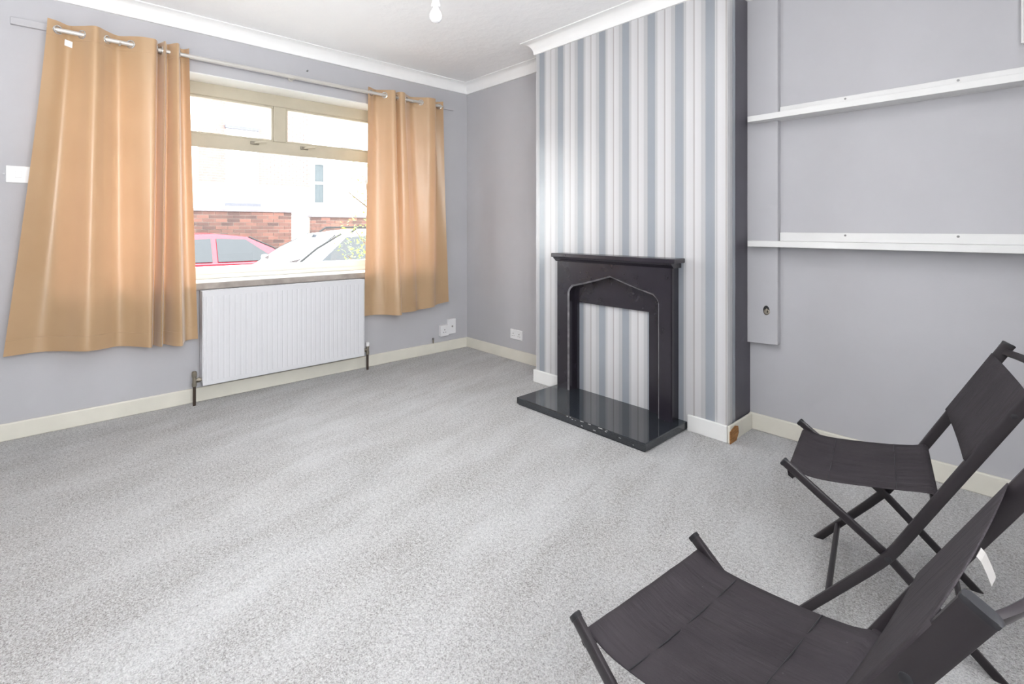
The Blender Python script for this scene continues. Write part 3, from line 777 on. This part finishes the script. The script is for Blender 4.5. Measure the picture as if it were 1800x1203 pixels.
# house opposite
hs = thing('house', 'white rendered house with pale brick panels over the road', 'house', (-13.5, 3, GZ))
HXF = -13.0
obj('rendered_wall', boxes((HXF-1.5, HXF, -6, 12, GZ, 8)), 'render', hs)
def bricks(y0, y1, z0, z1):
    bm = bmesh.new(); z = z0; r = 0
    while z < z1-.04:
        y = y0-(.1125 if r % 2 else 0)
        while y < y1:
            a = max(y, y0); b = min(y+.213, y1)
            if b-a > .03: box(bm, HXF-.01, HXF+.018+random.uniform(0, .006), a, b, z, min(z+.064, z1))
            y += .225
        z += .075; r += 1
    return obj('brick_panel', bm, 'brick_pale', hs, kind='stuff')
bricks(.30, 1.0, 2.43, 5.2); bricks(1.91, 3.48, 2.43, 5.2); bricks(-1.6, -.7, 2.43, 5.2)
def hwin(y0, y1, z0, z1, pane, bar=True, sill=True):
    f = obj('window', boxes((HXF, HXF+.05, y0, y1, z0, z0+.06), (HXF, HXF+.05, y0, y1, z1-.06, z1), (HXF, HXF+.05, y0, y0+.06, z0+.06, z1-.06), (HXF, HXF+.05, y1-.06, y1, z0+.06, z1-.06)), 'render', hs)
    zm = (z0+z1)/2
    obj('pane', boxes((HXF, HXF+.02, y0+.05, y1-.05, z0+.05, zm-.02)), pane, f); obj('pane', boxes((HXF, HXF+.02, y0+.05, y1-.05, zm+.06, z1-.05)), pane, f)
    obj('sash_bar', boxes((HXF, HXF+.04, y0+.05, y1-.05, zm-.02, zm+.06)), 'render', f)
    if sill: obj('sill', boxes((HXF, HXF+.10, y0-.05, y1+.05, z0-.09, z0)), 'slate', hs)
hwin(1.02, 1.90, 1.83, 3.35, 'pane_pale'); hwin(1.02, 1.84, 4.14, 5.4, 'pane_pale')
hwin(3.56, 3.98, 1.86, 3.26, 'pane_dark', sill=False)
hwin(4.6, 5.2, 3.9, 5.0, 'pane_pale')

def car(name, label, xc, yfront, sgn, mat, H=1.43, L=4.1, W=1.72):
    """sgn +1: nose towards +y"""
    t = thing(name, label, 'car', (xc, yfront-sgn*L/2, GZ))
    def pt(s, wx, z): return (xc+wx, yfront-sgn*s, GZ+z)
    k = H/1.43
    prof = [(.12, .22, .80), (0, .42, .78), (.03, .60, .80), (.22, .72, .83), (.60, .84, .84), (1.02, .93, .83), (2.0, .95, .86), (3.2, .97, .86), (3.78, .98, .82), (4.02, .86, .78), (4.10, .60, .80), (4.04, .26, .80)]
    bm = bmesh.new(); rows = []
    for s, z, wv in prof: rows.append([bm.verts.new(pt(s, f*wv*W/1.72, z*k if z > .5 else z)) for f in (-1, -.6, 0, .6, 1)])
    n = len(rows)
    for i in range(n-1):
        for j in range(4): bm.faces.new((rows[i][j], rows[i][j+1], rows[i+1][j+1], rows[i+1][j]))
    for j in range(4): bm.faces.new((rows[n-1][j], rows[n-1][j+1], rows[0][j+1], rows[0][j]))
    for e in (0, 4): bm.faces.new([rows[i][e] for i in range(n)])
    obj('body', bm, mat, t, smooth=True, bevel=.02, angle=50)
    gh = [(1.00, .925, .78), (1.36, 1.17, .70), (1.76, 1.37, .62), (2.3, 1.43, .60), (2.9, 1.41, .60), (3.35, 1.32, .60), (3.85, .97, .74)]
    bm = bmesh.new(); rows = []
    for s, z, wv in gh: rows.append([bm.verts.new(pt(s, f*wv, (z+(.012 if abs(f) < .9 else 0))*k)) for f in (-1, -.5, .5, 1)])
    for i in range(len(rows)-1):
        for j in range(3): bm.faces.new((rows[i][j], rows[i][j+1], rows[i+1][j+1], rows[i+1][j]))
    for e, sd in ((0, -1), (3, 1)):
        base = [bm.verts.new(pt(s, sd*.80, .93*k)) for s, z, wv in gh[1:-1]]
        bot = [rows[0][e]]+base+[rows[-1][e]]
        for i in range(len(gh)-1):
            q = [rows[i][e], rows[i+1][e], bot[i+1], bot[i]]; q = list(dict.fromkeys(q))
            if len(q) > 2: bm.faces.new(q)
    rf = obj('roof', bm, mat, t, smooth=True, angle=35)
    def quad(name, P, off):
        a = Vector(P[0]); nn = (Vector(P[1])-a).cross(Vector(P[2])-a).normalized()
        c = sum((Vector(p) for p in P), Vector())/len(P); cc = Vector(pt(2.2, 0, .9))
        if nn.dot(c-cc) < 0: nn = -nn
        bm = bmesh.new(); prism(bm, [Vector(p)+nn*.001 for p in P], nn*off); obj(name, bm, 'car_glass', t)
    quad('windscreen', [pt(1.10, -.70, .99*k), pt(1.10, .70, .99*k), pt(1.72, .58, 1.355*k), pt(1.72, -.58, 1.355*k)], .012)
    quad('rear_window', [pt(3.74, -.64, 1.05*k), pt(3.74, .64, 1.05*k), pt(3.40, .54, 1.285*k), pt(3.40, -.54, 1.285*k)], .012)
    for sd in (-1, 1):
        quad('side_window', [pt(1.36, sd*.790, .965*k), pt(2.28, sd*.800, .965*k), pt(2.28, sd*.640, 1.35*k), pt(1.84, sd*.655, 1.33*k)], .014)
        quad('side_window', [pt(2.36, sd*.800, .965*k), pt(3.28, sd*.795, .975*k), pt(3.22, sd*.645, 1.29*k), pt(2.36, sd*.640, 1.35*k)], .014)
        bm = bmesh.new(); c = pt(1.22, sd*.93, 1.0*k); box(bm, c[0]-.09, c[0]+.09, c[1]-.05, c[1]+.05, c[2]-.06, c[2]+.06); obj('mirror', bm, mat, t, bevel=.03)
        bm = bmesh.new(); tube(bm, [pt(1.95, sd*.59, 1.40*k), pt(2.05, sd*.59, 1.465*k), pt(2.6, sd*.585, 1.475*k), pt(3.05, sd*.585, 1.445*k), pt(3.15, sd*.585, 1.37*k)], .016, 8); (obj('roof_rail', bm, 'tyre', t, smooth=True) if mat == 'silver_car' else bm.free())
        bm = bmesh.new(); tube(bm, [pt(1.04, sd*.775, .94*k), pt(1.40, sd*.69, 1.185*k), pt(1.78, sd*.615, 1.375*k)], .016, 8); obj('window_trim', bm, 'tyre', t, smooth=True)
        for s in (.78, 3.28):
            bm = bmesh.new(); c = pt(s, sd*.66, .31); lathe(bm, c, (sd, 0, 0), [(0, .29), (.02, .31), (.18, .31), (.20, .29), (.20, .20)], 22); wh = obj('wheel', bm, 'tyre', t, smooth=True)
            bm = bmesh.new(); lathe(bm, (c[0]+sd*.198, c[1], c[2]), (sd, 0, 0), [(0, .20), (.012, .19), (.02, .05)], 18); obj('hubcap', bm, 'hub', wh, smooth=True)
    return t
car('car', 'red car parked along the far side of the road', -6.45, 1.50, 1, 'red_car', H=1.43)['group'] = 'cars parked in the road'
car('car', 'silver car parked just outside the window, nose to the left', -3.95, -1.50, -1, 'silver_car', H=1.50)['group'] = 'cars parked in the road'

# bush beside the window
bu = thing('bush', 'bright green leafy bush outside at the right of the window', 'bush', (-2.0, .02, GZ))
bm = bmesh.new(); tube(bm, [(-2.0, .05, GZ), (-2.02, .02, .4), (-1.98, .06, 1.1), (-2.0, .0, 1.7)], [.03, .025, .016, .006], 8)
for k in range(9):
    z = .2+k*.16; a = k*2.4; tube(bm, [(-2.0, .04, z), (-2.0+.2*math.cos(a), .04+.18*math.sin(a), z+.15), (-2.0+.32*math.cos(a), .04+.28*math.sin(a), z+.24)], [.012, .008, .004], 6)
obj('stem', bm, 'bark', bu, smooth=True)
bm = bmesh.new()
for k in range(1500):
    z = random.uniform(.1, 1.95); rr = .42*(1-.35*abs(z-.7))*math.sqrt(random.random()); a = random.uniform(0, 2*PI)
    if z > 1.1 and random.random() < .55: continue
    c = Vector((-2.0+rr*math.cos(a), .06+rr*math.sin(a), z)); d = Vector((random.uniform(-1, 1), random.uniform(-1, 1), random.uniform(-.6, .8))).normalized(); s = d.cross(Vector((random.uniform(-1, 1), random.uniform(-1, 1), 1))).normalized()
    l = random.uniform(.03, .055); q = [c, c+d*l*.5+s*l*.28, c+d*l, c+d*l*.5-s*l*.28]
    bm.faces.new([bm.verts.new(p) for p in q])
obj('foliage', bm, 'leaf', bu, kind='stuff')
